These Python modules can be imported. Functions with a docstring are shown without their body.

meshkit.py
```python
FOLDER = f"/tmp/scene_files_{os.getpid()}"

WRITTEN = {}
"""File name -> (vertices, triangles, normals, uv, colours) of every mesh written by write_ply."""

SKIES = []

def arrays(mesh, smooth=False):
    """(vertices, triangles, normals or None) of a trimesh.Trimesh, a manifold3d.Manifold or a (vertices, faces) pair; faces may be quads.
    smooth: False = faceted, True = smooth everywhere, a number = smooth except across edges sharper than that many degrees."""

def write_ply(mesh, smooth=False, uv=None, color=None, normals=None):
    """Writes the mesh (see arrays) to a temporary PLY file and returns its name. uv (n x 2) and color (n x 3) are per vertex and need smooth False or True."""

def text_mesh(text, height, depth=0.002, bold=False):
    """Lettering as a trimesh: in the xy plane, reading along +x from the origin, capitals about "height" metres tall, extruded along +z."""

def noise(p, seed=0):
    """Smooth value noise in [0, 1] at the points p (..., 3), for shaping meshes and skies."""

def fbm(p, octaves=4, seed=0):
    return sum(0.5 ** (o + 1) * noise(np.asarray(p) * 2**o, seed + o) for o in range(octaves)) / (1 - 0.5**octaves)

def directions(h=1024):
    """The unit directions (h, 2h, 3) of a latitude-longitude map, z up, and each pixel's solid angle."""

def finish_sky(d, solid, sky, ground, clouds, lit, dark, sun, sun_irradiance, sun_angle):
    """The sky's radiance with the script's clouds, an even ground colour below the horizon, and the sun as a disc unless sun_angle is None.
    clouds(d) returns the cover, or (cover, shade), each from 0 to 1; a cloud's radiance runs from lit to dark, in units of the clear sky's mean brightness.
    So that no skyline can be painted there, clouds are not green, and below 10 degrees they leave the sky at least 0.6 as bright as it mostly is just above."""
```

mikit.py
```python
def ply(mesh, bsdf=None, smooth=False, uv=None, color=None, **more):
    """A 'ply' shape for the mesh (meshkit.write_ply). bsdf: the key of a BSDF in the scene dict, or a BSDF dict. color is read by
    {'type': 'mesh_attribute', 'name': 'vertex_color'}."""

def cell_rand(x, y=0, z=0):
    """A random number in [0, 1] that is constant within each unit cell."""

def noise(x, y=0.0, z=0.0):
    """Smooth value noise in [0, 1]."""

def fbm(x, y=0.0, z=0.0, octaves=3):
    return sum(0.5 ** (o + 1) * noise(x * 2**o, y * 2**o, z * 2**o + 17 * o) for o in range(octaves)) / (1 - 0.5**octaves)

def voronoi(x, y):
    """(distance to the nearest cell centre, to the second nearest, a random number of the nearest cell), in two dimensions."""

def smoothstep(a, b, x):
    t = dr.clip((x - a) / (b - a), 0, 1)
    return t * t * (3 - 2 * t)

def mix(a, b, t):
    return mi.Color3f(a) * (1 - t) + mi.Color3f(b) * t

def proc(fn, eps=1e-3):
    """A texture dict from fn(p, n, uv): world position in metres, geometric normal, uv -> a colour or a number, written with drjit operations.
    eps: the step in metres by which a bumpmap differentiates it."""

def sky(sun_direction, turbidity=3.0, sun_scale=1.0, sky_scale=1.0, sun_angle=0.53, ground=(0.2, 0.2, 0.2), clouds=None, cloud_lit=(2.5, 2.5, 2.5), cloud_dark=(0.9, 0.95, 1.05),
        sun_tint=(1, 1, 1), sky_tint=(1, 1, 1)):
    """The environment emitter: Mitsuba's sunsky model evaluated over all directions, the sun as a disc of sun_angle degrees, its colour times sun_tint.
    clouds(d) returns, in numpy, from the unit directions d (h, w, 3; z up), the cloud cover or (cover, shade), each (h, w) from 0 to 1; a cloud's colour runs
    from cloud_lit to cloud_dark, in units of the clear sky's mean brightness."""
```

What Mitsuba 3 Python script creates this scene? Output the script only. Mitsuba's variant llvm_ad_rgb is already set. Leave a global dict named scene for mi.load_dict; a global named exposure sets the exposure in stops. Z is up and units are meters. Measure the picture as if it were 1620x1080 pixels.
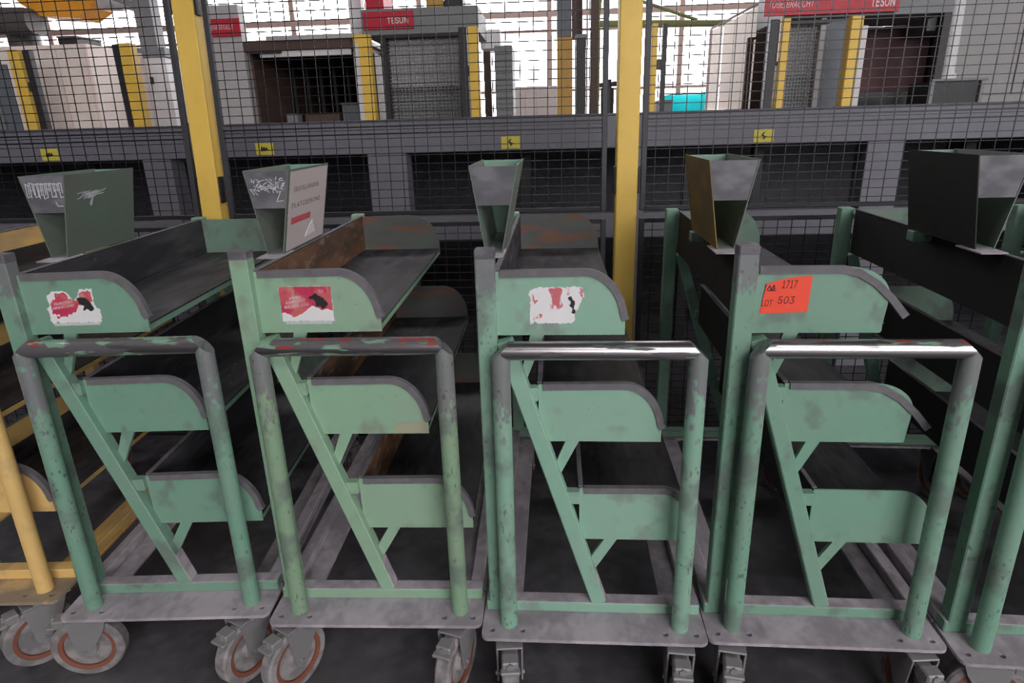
import math, random
import numpy as np
import trimesh
import mitsuba as mi
import drjit as dr
import mikit
import meshkit
from mikit import proc, noise, fbm, smoothstep, mix, cell_rand
from shapely.geometry import Polygon, LineString, Point
from shapely.geometry import box as sbox
from shapely import affinity
from trimesh.creation import extrude_polygon

T = mi.ScalarTransform4f
rng = random.Random(7)
scene, labels = {}, {}

# ------------------------------------------------------------------ camera
EYE, YAW, PITCH, ROLL = (0.0, 0.0, 1.527), math.radians(3.8), 0.3291, 0.0282
fwd = np.array([-math.sin(YAW) * math.cos(PITCH), math.cos(YAW) * math.cos(PITCH), -math.sin(PITCH)])
right0 = np.array([math.cos(YAW), math.sin(YAW), 0.0])
up0 = np.cross(right0, fwd)
up = up0 * math.cos(ROLL) + right0 * math.sin(ROLL)
scene['camera'] = {
    'type': 'perspective', 'fov_axis': 'x', 'fov': 2 * math.degrees(math.atan(810 / 995.47)),
    'near_clip': 0.05, 'far_clip': 100.0,
    'to_world': T().look_at(origin=list(EYE), target=list(np.array(EYE) + fwd), up=list(up))}

# ------------------------------------------------------------------ light and exposure
exposure = -0.1
SKYLIGHT = 7.0          # radiance of the translucent roof lights behind the camera
SKYLIGHT_MACHINES = 4.0  # unseen roof lights added above the machines to light them
WINDOW = 6.0            # radiance of the window panes in the far wall
ROOF_LIGHTS = [  # x0, x1, y0, y1, radiance
    (0.5, 2.9, -7.0, -4.0, SKYLIGHT), (3.5, 6.0, -7.0, -4.0, SKYLIGHT), (6.6, 9.1, -7.0, -4.0, SKYLIGHT),
    (-7.5, -4.5, -1.5, 1.5, 0.6 * SKYLIGHT),  # unseen roof light added to brighten the machines on the left
    (-6.0, 0.0, 8.6, 11.4, SKYLIGHT_MACHINES), (1.0, 7.0, 8.6, 11.4, SKYLIGHT_MACHINES)]
REAR_WINDOW = 11.0       # daylight through the band of windows in the wall behind the camera
RWX = (1.0, 4.0, 7.0, 10.0, 13.0)
RWZ = (2.3, 6.3)
HX0, HX1, HY0, HY1, HZ = -14.0, 14.0, -12.0, 15.0, 7.5


# ------------------------------------------------------------------ helpers
def ident():
    return T()


def part(parent, name, mesh, mat, smooth=False, xf=None, label=None, kind=None, **more):
    key = f'{parent}__{name}' if parent else name
    if key in scene:
        i = 1
        while f'{key}_{i:03d}' in scene:
            i += 1
        key = f'{key}_{i:03d}'
    d = mesh if isinstance(mesh, dict) else mikit.ply(mesh, mat, smooth=smooth, **more)
    d = dict(d)
    if isinstance(mesh, dict):
        d['bsdf'] = {'type': 'ref', 'id': mat}
    if xf is not None:
        d['to_world'] = xf
    scene[key] = d
    e = {}
    if label:
        e['label'] = label
    if kind:
        e['kind'] = kind
    if e:
        labels[key] = {**labels.get(key, {}), **e}
    return key


USED = set()


def thing(name, label, category, group=None):
    key, i = name, 0
    while key in USED:
        i += 1
        key = f'{name}_{i:03d}'
    USED.add(key)
    labels[key] = {'label': label, 'category': category}
    if group:
        labels[key]['group'] = group
    return key


def struct(name, mesh, mat, label, **k):
    USED.add(name)
    part(None, name, mesh, mat, **k)
    labels[name] = {'label': label, 'kind': 'structure', 'category': name.split('_')[0]}


def bx(x0, x1, y0, y1, z0, z1):
    m = trimesh.creation.box((abs(x1 - x0), abs(y1 - y0), abs(z1 - z0)))
    m.apply_translation(((x0 + x1) / 2, (y0 + y1) / 2, (z0 + z1) / 2))
    return m


def cbox(x0, x1, y0, y1, z0, z1, c=0.003):
    """box with chamfered edges"""
    x0, x1 = sorted((x0, x1)); y0, y1 = sorted((y0, y1)); z0, z1 = sorted((z0, z1))
    c = min(c, 0.45 * min(x1 - x0, y1 - y0, z1 - z0))
    p = []
    for sx in (0, 1):
        for sy in (0, 1):
            for sz in (0, 1):
                X, Y, Z = (x0, x1)[sx], (y0, y1)[sy], (z0, z1)[sz]
                dx, dy, dz = (c, -c)[sx], (c, -c)[sy], (c, -c)[sz]
                p += [(X + dx, Y + dy, Z), (X + dx, Y, Z + dz), (X, Y + dy, Z + dz)]
    return trimesh.convex.convex_hull(np.array(p))


def cat(ms):
    return trimesh.util.concatenate(ms)


def xz_extrude(poly, y0, y1):
    """polygon in (x, z) extruded along y"""
    m = extrude_polygon(poly, y1 - y0, engine='earcut')
    v = m.vertices.copy()
    m.vertices = np.column_stack([v[:, 0], y0 + v[:, 2], v[:, 1]])
    m.invert()
    return m


def yz_extrude(poly, x0, x1):
    m = extrude_polygon(poly, x1 - x0, engine='earcut')
    v = m.vertices.copy()
    m.vertices = np.column_stack([x0 + v[:, 2], v[:, 0], v[:, 1]])
    return m


def beam(p, q, w, d, up_=(0, 1, 0), c=0.003):
    """square bar from p to q, w across, d along up_"""
    p, q = np.array(p, float), np.array(q, float)
    L = np.linalg.norm(q - p)
    z = (q - p) / L
    y = np.array(up_, float)
    y -= z * (y @ z)
    y /= np.linalg.norm(y)
    x = np.cross(y, z)
    m = cbox(-w / 2, w / 2, -d / 2, d / 2, 0, L, c)
    M = np.eye(4)
    M[:3, 0], M[:3, 1], M[:3, 2], M[:3, 3] = x, y, z, p
    m.apply_transform(M)
    return m


def cyl(p, q, r, n=20):
    return trimesh.creation.cylinder(radius=r, segment=[p, q], sections=n)


def lathe(profile, axis_from, axis_dir, n=32):
    """profile: closed list of (r, t); revolve about an axis"""
    pr = list(profile)
    m = trimesh.creation.revolve(np.array(pr + [pr[0]]), sections=n)
    z = np.array(axis_dir, float)
    M = trimesh.geometry.align_vectors([0, 0, 1], z)
    M[:3, 3] = axis_from
    m.apply_transform(M)
    if m.volume < 0:
        m.invert()
    return m


def text_xz(s, h, depth=0.0006, bold=False, italic=0.0):
    """lettering that reads along +x, standing in the xz plane and facing -y; returns mesh with origin at lower left"""
    m = meshkit.text_mesh(s, h, depth, bold)
    v = m.vertices.copy()
    m.vertices = np.column_stack([v[:, 0] + italic * v[:, 1], -v[:, 2], v[:, 1]])
    return m


def fit_text(s, w, h, **k):
    m = text_xz(s, h, **k)
    m.apply_translation(-m.bounds[0] * [1, 0, 1])
    e = m.extents
    m.apply_scale([w / e[0], 1, h / e[2]])
    return m


# ------------------------------------------------------------------ materials
def rgb(*c):
    return {'type': 'rgb', 'value': list(c)}


def plain(name, col, rough=0.6, metallic=0.0, spec=0.4):
    scene[name] = {'type': 'twosided', 'bsdf': {'type': 'principled', 'base_color': rgb(*col), 'roughness': rough, 'metallic': metallic, 'specular': spec}}


def textured(name, fn, rough=0.6, metallic=0.0, spec=0.4, bump=None, bscale=0.001):
    b = {'type': 'principled', 'base_color': proc(fn), 'roughness': rough, 'metallic': metallic, 'specular': spec}
    if bump is not None:
        b = {'type': 'bumpmap', 'arbitrary': proc(bump), 'scale': bscale, 'bsdf': b}
    scene[name] = {'type': 'twosided', 'bsdf': b}


def paint_fn(base, alt, dirt, rust, amount):
    def fn(p, n, uv):
        a = fbm(p.x * 6, p.y * 6, p.z * 6, 3)
        c = mix(base, alt, smoothstep(0.35, 0.65, a))
        b = fbm(p.x * 17 + 5, p.y * 5, p.z * 11 + 3, 4)                    # grimy rubbed patches
        c = mix(c, mi.Color3f(dirt), smoothstep(0.54 - amount, 0.76 - amount, b) * 0.7)
        s = fbm(p.x * 140, p.y * 140, p.z * 60 + 9, 2)                     # small chips
        g = smoothstep(0.45, 0.6, fbm(p.x * 9 + 31, p.y * 9, p.z * 9, 2))
        return mix(c, mi.Color3f(rust), smoothstep(0.84, 0.90, s) * g * 0.4)
    return fn


GREEN = (0.166, 0.310, 0.226)  # kept darker, partly to put light falloff into the outer carts
textured('green_paint', paint_fn(GREEN, (0.180, 0.300, 0.224), (0.135, 0.160, 0.143), (0.10, 0.07, 0.055), 0.0), 0.55, bump=None)
textured('brightened_green_paint', paint_fn((0.232, 0.405, 0.305), (0.245, 0.395, 0.300), (0.19, 0.22, 0.20), (0.12, 0.08, 0.06), 0.0), 0.55)  # green lightened for the brighter middle cart: light in the colour, partly own tone
textured('pale_green_paint', paint_fn((0.245, 0.40, 0.27), (0.26, 0.385, 0.27), (0.20, 0.22, 0.17), (0.10, 0.08, 0.06), 0.0), 0.55)
textured('worn_green_paint', paint_fn((0.185, 0.325, 0.225), (0.20, 0.31, 0.21), (0.12, 0.13, 0.115), (0.06, 0.05, 0.045), 0.07), 0.5)
textured('grimy_green_paint', paint_fn((0.145, 0.235, 0.178), (0.150, 0.20, 0.162), (0.11, 0.115, 0.11), (0.08, 0.06, 0.05), 0.06), 0.6)
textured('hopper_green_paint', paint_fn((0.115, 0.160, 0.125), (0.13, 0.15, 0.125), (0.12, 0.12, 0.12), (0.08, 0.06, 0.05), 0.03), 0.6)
textured('cart_yellow_paint', paint_fn((0.74, 0.48, 0.17), (0.70, 0.46, 0.17), (0.42, 0.30, 0.17), (0.16, 0.10, 0.06), 0.02), 0.5)
textured('fence_yellow_paint', lambda p, n, uv: mix((0.78, 0.51, 0.105), (0.72, 0.47, 0.095), smoothstep(0.4, 0.7, fbm(p.x * 8, p.y * 8, p.z * 3, 3))), 0.5)


def dust_fn(p, n, uv):
    a = fbm(p.x * 8, p.y * 8, p.z * 8, 4)
    b = fbm(p.x * 45, p.y * 30, p.z * 45, 3)
    c = mix((0.270, 0.240, 0.262), (0.440, 0.392, 0.425), smoothstep(0.35, 0.68, 0.6 * a + 0.4 * b))
    s = noise(p.x * 160 + 7, p.y * 160, p.z * 160)
    return mix(c, (0.42, 0.40, 0.40), smoothstep(0.93, 0.97, s) * smoothstep(0.5, 0.6, a) * 0.8)


textured('dusty_grey_steel', dust_fn, 0.75)
textured('dusty_tan_steel', lambda p, n, uv: mix((0.27, 0.215, 0.155), (0.50, 0.36, 0.18), smoothstep(0.45, 0.68, fbm(p.x * 14, p.y * 14, p.z * 14, 4))), 0.75)


def liner_fn(p, n, uv):
    a = fbm(p.x * 7 + 2, p.y * 3, p.z * 7, 4)
    st = fbm(p.x * 34, p.y * 9 + 4, p.z * 34, 3)
    c = mix((0.022, 0.021, 0.025), (0.066, 0.062, 0.068), smoothstep(0.40, 0.76, 0.6 * a + 0.4 * st))
    sp = noise(p.x * 60 + 3, p.y * 48, p.z * 60)
    return mix(c, (0.22, 0.20, 0.19), smoothstep(0.90, 0.97, sp) * smoothstep(0.5, 0.62, a) * 0.7)


textured('tray_liner', liner_fn, 0.55)
textured('rubber_edging', lambda p, n, uv: mix((0.105, 0.098, 0.106), (0.165, 0.155, 0.165), fbm(p.x * 50, p.y * 50, p.z * 50, 2)), 0.7)


def rust_fn(p, n, uv):
    a = fbm(p.x * 9, p.y * 4 + 3, p.z * 12, 4)
    b = fbm(p.x * 40, p.y * 18, p.z * 40, 3)
    c = mix((0.055, 0.034, 0.024), (0.15, 0.072, 0.038), smoothstep(0.35, 0.65, a))
    return mix(c, (0.21, 0.17, 0.155), smoothstep(0.55, 0.72, b) * 0.6)


textured('rusty_plate', rust_fn, 0.8)


def rust_end_fn(p, n, uv):
    a = fbm(p.x * 9 + 40, p.y * 9, p.z * 26, 4)
    c = mix((0.095, 0.110, 0.096), (0.085, 0.085, 0.084), smoothstep(0.35, 0.6, fbm(p.x * 5, p.y * 5, p.z * 9, 3)))
    return mix(c, (0.17, 0.078, 0.050), smoothstep(0.50, 0.66, a) * 0.8)


textured('rust_smeared_plate', rust_end_fn, 0.75)
textured('grey_hopper_plate', lambda p, n, uv: mix((0.095, 0.092, 0.102), (0.170, 0.162, 0.178), smoothstep(0.35, 0.7, fbm(p.x * 18, p.y * 18, p.z * 26, 4))), 0.6)
textured('ochre_hopper_plate', lambda p, n, uv: mix((0.20, 0.125, 0.035), (0.135, 0.10, 0.045), smoothstep(0.4, 0.65, fbm(p.x * 12, p.y * 12, p.z * 16, 4))), 0.6)
textured('floor_concrete', lambda p, n, uv: mix((0.058, 0.054, 0.060), (0.098, 0.092, 0.099), smoothstep(0.3, 0.7, 0.55 * fbm(p.x * 2.2, p.y * 2.2, 0, 4) + 0.45 * fbm(p.x * 22, p.y * 22, 3, 3))), 0.6)


def rubbed_fn(z0, z1, g=GREEN):
    base = paint_fn(g, (g[0] * 1.08, g[1] * 0.97, g[2]), (0.135, 0.160, 0.143), (0.10, 0.07, 0.055), 0.03)

    def fn(p, n, uv):   # paint rubbed down to grey in ragged patches where hands and loads touch it, black scratches
        a = fbm(p.x * 26 + 5, p.y * 26, p.z * 9, 4)
        c = mix(base(p, n, uv), (0.175, 0.170, 0.178), smoothstep(-0.05, 0.11, 0.55 * a + 0.45 * fbm(p.x * 120, p.y * 120, p.z * 50, 2) - mi.Float(0.72) + 0.42 * smoothstep(z0, z1, p.z)) * 0.9)
        s = fbm(p.x * 190, p.y * 190, p.z * 60 + 2, 3)
        return mix(c, (0.045, 0.042, 0.042), smoothstep(0.64, 0.74, s) * smoothstep(0.40, 0.60, fbm(p.x * 11 + 9, p.y * 11, p.z * 7, 2)) * 0.55)
    return fn


textured('rubbed_post_paint', rubbed_fn(1.06, 1.24), 0.5)
textured('rubbed_upright_paint', rubbed_fn(0.70, 1.0), 0.42)
textured('rubbed_pale_upright_paint', rubbed_fn(0.70, 1.0, (0.205, 0.320, 0.205)), 0.42)
textured('rubbed_brightened_upright_paint', rubbed_fn(0.70, 1.0, (0.210, 0.370, 0.275)), 0.42)  # upright paint lightened the same way for the middle cart
textured('rubbed_brightened_post_paint', rubbed_fn(1.06, 1.24, (0.215, 0.385, 0.285)), 0.5)  # post paint lightened the same way for the middle cart


def wear_mask(p, n, uv):    # where the hands have rubbed the paint off
    a = fbm(p.x * 7 + 11, p.y * 30, p.z * 40, 4)
    return smoothstep(0.52, 0.57, a)


def remains_fn(p, n, uv):   # paint that is left on the bar: green, red primer, dark grime
    a = fbm(p.x * 17 + 3, p.y * 45, p.z * 45 + 9, 4)
    c = mix((0.17, 0.29, 0.20), (0.09, 0.085, 0.09), smoothstep(0.38, 0.47, a))
    return mix(c, (0.22, 0.045, 0.04), smoothstep(0.66, 0.70, fbm(p.x * 14 + 70, p.y * 40, p.z * 40, 3)))


scene['worn_grip_steel'] = {'type': 'twosided', 'bsdf': {'type': 'blendbsdf', 'weight': proc(wear_mask),
    'bsdf_0': {'type': 'principled', 'base_color': rgb(0.50, 0.47, 0.48), 'metallic': 1.0, 'roughness': 0.27},
    'bsdf_1': {'type': 'principled', 'base_color': proc(remains_fn), 'roughness': 0.5}}}


def painted_grip_mask(p, n, uv):
    return smoothstep(0.36, 0.42, fbm(p.x * 7 + 11, p.y * 30, p.z * 40, 4))


scene['painted_grip_steel'] = {'type': 'twosided', 'bsdf': {'type': 'blendbsdf', 'weight': proc(painted_grip_mask),
    'bsdf_0': {'type': 'principled', 'base_color': rgb(0.38, 0.35, 0.36), 'metallic': 1.0, 'roughness': 0.36},
    'bsdf_1': {'type': 'principled', 'base_color': proc(remains_fn), 'roughness': 0.5}}}

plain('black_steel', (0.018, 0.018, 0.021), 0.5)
plain('mesh_wire_black', (0.008, 0.008, 0.010), 0.45)
plain('frame_dark_grey', (0.045, 0.045, 0.052), 0.5)
plain('left_side_shade_black', (0.022, 0.022, 0.022), 0.7)  # black puts shade into left-facing tray walls and one hopper side
textured('bench_grey_paint', lambda p, n, uv: mix((0.145, 0.140, 0.165), (0.170, 0.163, 0.188), fbm(p.x * 4, p.y * 4, p.z * 9, 3)), 0.55)
plain('machine_grey', (0.43, 0.405, 0.405), 0.55)
plain('cabinet_grey', (0.31, 0.295, 0.29), 0.55)
plain('lattice_grey', (0.56, 0.54, 0.55), 0.5)
plain('machine_mid_grey', (0.20, 0.20, 0.205), 0.55)
plain('machine_blue_grey', (0.13, 0.14, 0.16), 0.55)
plain('machine_cream', (0.80, 0.69, 0.63), 0.55)
plain('machine_beige', (0.55, 0.44, 0.40), 0.6)
scene['translucent_sheet'] = {'type': 'principledthin', 'base_color': rgb(0.86, 0.77, 0.71), 'roughness': 0.6, 'diff_trans': 1.1}
plain('machine_white', (0.68, 0.66, 0.66), 0.5)
plain('machine_brown', (0.085, 0.052, 0.042), 0.6)
plain('machine_maroon', (0.085, 0.030, 0.034), 0.6)
plain('machine_ochre', (0.46, 0.26, 0.055), 0.55)
plain('curtain_yellow', (0.76, 0.49, 0.08), 0.5)
plain('curtain_black', (0.028, 0.026, 0.028), 0.5)
plain('curtain_white', (0.60, 0.57, 0.57), 0.5)
plain('sign_red', (0.48, 0.022, 0.042), 0.5)
plain('sign_white', (0.62, 0.58, 0.57), 0.6)
plain('robot_orange', (0.80, 0.33, 0.035), 0.45)
plain('robot_dark_grey', (0.10, 0.09, 0.085), 0.5)
plain('crate_turquoise', (0.05, 0.62, 0.64), 0.5)
scene['crate_plastic'] = {'type': 'principledthin', 'base_color': rgb(0.05, 0.80, 0.84), 'roughness': 0.5, 'diff_trans': 1.2}
plain('pipe_green', (0.21, 0.22, 0.07), 0.6)
plain('tag_yellow', (0.60, 0.50, 0.075), 0.6)
plain('print_black', (0.022, 0.020, 0.022), 0.6)
plain('print_grey', (0.13, 0.11, 0.11), 0.7)
plain('paper_white', (0.72, 0.70, 0.70), 0.7)
plain('paper_torn', (0.50, 0.52, 0.49), 0.8)
plain('placard_paper', (0.52, 0.45, 0.44), 0.75)
plain('tape_tan', (0.34, 0.335, 0.235), 0.7)
plain('note_orange', (0.86, 0.085, 0.045), 0.7)
plain('note_ink', (0.09, 0.012, 0.012), 0.7)
plain('chalk_white', (0.48, 0.47, 0.50), 0.9)
plain('caster_steel', (0.27, 0.26, 0.265), 0.5, metallic=0.35)
textured('wheel_grey', lambda p, n, uv: mix((0.17, 0.155, 0.155), (0.29, 0.265, 0.265), smoothstep(0.35, 0.7, fbm(p.x * 26, p.y * 26, p.z * 26, 4))), 0.65)
plain('wheel_orange', (0.21, 0.075, 0.048), 0.6)
plain('hall_wall', (0.16, 0.155, 0.155), 0.8)
plain('hall_roof', (0.09, 0.09, 0.095), 0.8)
plain('window_frame_paint', (0.45, 0.32, 0.28), 0.6)
plain('glazing', (0.75, 0.77, 0.80), 0.3)


def sticker_red_fn(p, n, uv):
    a = fbm(p.x * 30, 4, p.z * 30, 3)
    b = fbm(p.x * 55 + 9, 7, p.z * 16, 4)
    c = mix((0.50, 0.035, 0.085), (0.56, 0.11, 0.12), smoothstep(0.35, 0.65, a))
    return mix(c, (0.50, 0.30, 0.24), smoothstep(0.56, 0.70, b) * 0.6)


textured('sticker_red', sticker_red_fn, 0.6)


def torn_red_fn(p, n, uv):   # top layer scraped off in streaks: white fibres showing
    b = fbm(p.x * 60 + 2, 5, p.z * 22, 4)
    return mix((0.55, 0.13, 0.15), (0.70, 0.68, 0.69), smoothstep(0.54, 0.64, b))


textured('sticker_scraped', torn_red_fn, 0.7)

# ------------------------------------------------------------------ the hall
struct('floor', bx(HX0, HX1, HY0, HY1, -0.1, 0.0), 'floor_concrete', 'dark grey concrete factory floor')
struct('wall_left', bx(HX0 - 0.2, HX0, HY0, HY1, 0, HZ), 'hall_wall', 'grey factory hall wall on the left')
struct('wall_right', bx(HX1, HX1 + 0.2, HY0, HY1, 0, HZ), 'hall_wall', 'grey factory hall wall on the right')
struct('wall_rear', cat([bx(HX0, HX1, HY0 - 0.2, HY0, 0, RWZ[0]), bx(HX0, HX1, HY0 - 0.2, HY0, RWZ[1], HZ), bx(HX0, RWX[0], HY0 - 0.2, HY0, *RWZ), bx(RWX[-1], HX1, HY0 - 0.2, HY0, *RWZ)]), 'hall_wall', 'grey factory hall wall behind the camera')
WZ0, WZ1 = 1.3, 6.2
struct('wall_far', cat([bx(HX0, HX1, HY1, HY1 + 0.2, 0, WZ0), bx(HX0, HX1, HY1, HY1 + 0.2, WZ1, HZ)]), 'hall_wall', 'far factory wall below and above the long band of windows')
roof = sbox(HX0, HY0, HX1, HY1)
for (x0, x1, y0, y1, L) in ROOF_LIGHTS:
    roof = roof.difference(sbox(x0, y0, x1, y1))
rm = extrude_polygon(roof, 0.2, engine='earcut')
rm.apply_translation((0, 0, HZ))
struct('ceiling', rm, 'hall_roof', 'grey factory roof with openings for roof lights')
win = 0


def pane(mesh, L, tint, label):
    global win
    win += 1
    k = f'window_{win}'
    struct(k, mesh, 'glazing', label)
    scene[k]['emitter'] = {'type': 'area', 'radiance': rgb(*[L * t for t in tint])}


for (x0, x1, y0, y1, L) in ROOF_LIGHTS:
    pane((np.array([[x0, y0, HZ + 0.05], [x1, y0, HZ + 0.05], [x1, y1, HZ + 0.05], [x0, y1, HZ + 0.05]]), np.array([[0, 2, 1], [0, 3, 2]])), L, (1.0, 0.985, 1.0), 'unseen translucent roof light of the factory hall')
nW = 10
wx = np.linspace(HX0, HX1, nW + 1)
for i in range(nW):
    x0, x1 = wx[i] + 0.05, wx[i + 1] - 0.05
    pane((np.array([[x0, HY1 + 0.1, WZ0], [x1, HY1 + 0.1, WZ0], [x1, HY1 + 0.1, WZ1], [x0, HY1 + 0.1, WZ1]]), np.array([[0, 1, 2], [0, 2, 3]])), WINDOW, (1.0, 0.985, 1.0), 'tall overexposed window in the far wall of the hall')
tr = 0
for x0, x1 in zip(RWX[:-1], RWX[1:]):
    y = HY0 - 0.1
    pane((np.array([[x0, y, RWZ[0]], [x1, y, RWZ[0]], [x1, y, RWZ[1]], [x0, y, RWZ[1]]]), np.array([[0, 2, 1], [0, 3, 2]])), REAR_WINDOW, (1.0, 0.985, 1.0), 'daylit window in the wall behind the camera')
for x in RWX[1:-1]:
    tr += 1
    struct(f'trim_{tr}', cbox(x - 0.06, x + 0.06, HY0 - 0.09, HY0 + 0.02, *RWZ), 'window_frame_paint', 'upright mullion of the windows behind the camera')
for z in (2.25, 3.45, 3.78, 4.8):
    tr += 1
    h = 0.11 if z == 3.78 else 0.05
    struct(f'trim_{tr}', cbox(HX0, HX1, HY1 - 0.02, HY1 + 0.08, z - h / 2, z + h / 2), 'window_frame_paint', 'pinkish brown horizontal window transom')
for x in wx:
    tr += 1
    struct(f'trim_{tr}', cbox(x - 0.05, x + 0.05, HY1 - 0.03, HY1 + 0.12, WZ0, WZ1), 'window_frame_paint', 'upright window mullion in the far wall')


# ------------------------------------------------------------------ carts
ZB = 0.235
TW, TH, TY0, TY1 = 0.310, 0.158, 0.128, 1.136
TRAYS = [(-0.241, 1.045), (-0.141, 0.757), (-0.036, 0.461)]


def arc_pts(x0=0.213, z0=TH, x1=TW, z1=0.034, n=12):
    t = np.linspace(0, math.pi / 2, n)
    return [(x0 + (x1 - x0) * math.sin(a), z1 + (z0 - z1) * math.cos(a)) for a in t]


def plate_poly(blunt=False):
    a = arc_pts(z1=0.085) if blunt else arc_pts()
    return Polygon([(0, 0)] + [(TW - (0.008 if blunt else 0), 0)] + a[::-1] + [(0, TH)])


def edging_mesh(style):
    if style == 'loose':   # strip has come off the corner and hangs out straight
        path = [(0.012, TH - 0.006), (0.20, TH - 0.006), (0.235, TH - 0.014), (0.275, TH - 0.038), (0.315, TH - 0.075), (0.352, TH - 0.118)]
    else:
        path = [(0.012, TH - 0.006)] + [(x - 0.002, z - 0.004) for x, z in arc_pts()]
        path = path[:-1] + [(path[-1][0] + 0.004, path[-1][1] + 0.008)]
    band = LineString(path).buffer(0.0085, cap_style=2, join_style=1)
    return xz_extrude(band, -0.005, 0.012)


def tube_piece(a, b, r, na, nb, n=28):
    """tube from a to b, ends cut by planes with normals na and nb"""
    a, b = np.array(a, float), np.array(b, float)
    z = (b - a) / np.linalg.norm(b - a)
    x = np.cross(z, [0, 1, 0]); x /= np.linalg.norm(x)
    y = np.cross(z, x)
    ang = np.arange(n) * 2 * math.pi / n
    ring = r * (np.cos(ang)[:, None] * x + np.sin(ang)[:, None] * y)
    def cut(c, nn):
        nn = np.array(nn, float)
        t = -(ring @ nn) / (z @ nn)
        return c + ring + t[:, None] * z
    v = np.vstack([cut(a, na), cut(b, nb), [a], [b]])
    i = np.arange(n); j = (i + 1) % n
    f = np.vstack([np.stack([i, j, j + n], 1), np.stack([i, j + n, i + n], 1), np.stack([j, i, i * 0 + 2 * n], 1), np.stack([i + n, j + n, i * 0 + 2 * n + 1], 1)])
    m = trimesh.Trimesh(v, f, process=False)
    if m.volume < 0:
        m.invert()
    return m


def hole_plate(x0, x1, y0, y1, z0, z1, holes, r=0.0075, round_=0.02):
    p = sbox(x0, y0, x1, y1).buffer(-round_).buffer(round_, quad_segs=4)
    for hx, hy in holes:
        p = p.difference(Point(hx, hy).buffer(r, quad_segs=3))
    m = extrude_polygon(p, z1 - z0, engine='earcut')
    m.apply_translation((0, 0, z0))
    return m


def P(mesh, smooth=False):
    return mikit.ply(mesh, None, smooth=smooth)


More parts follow.
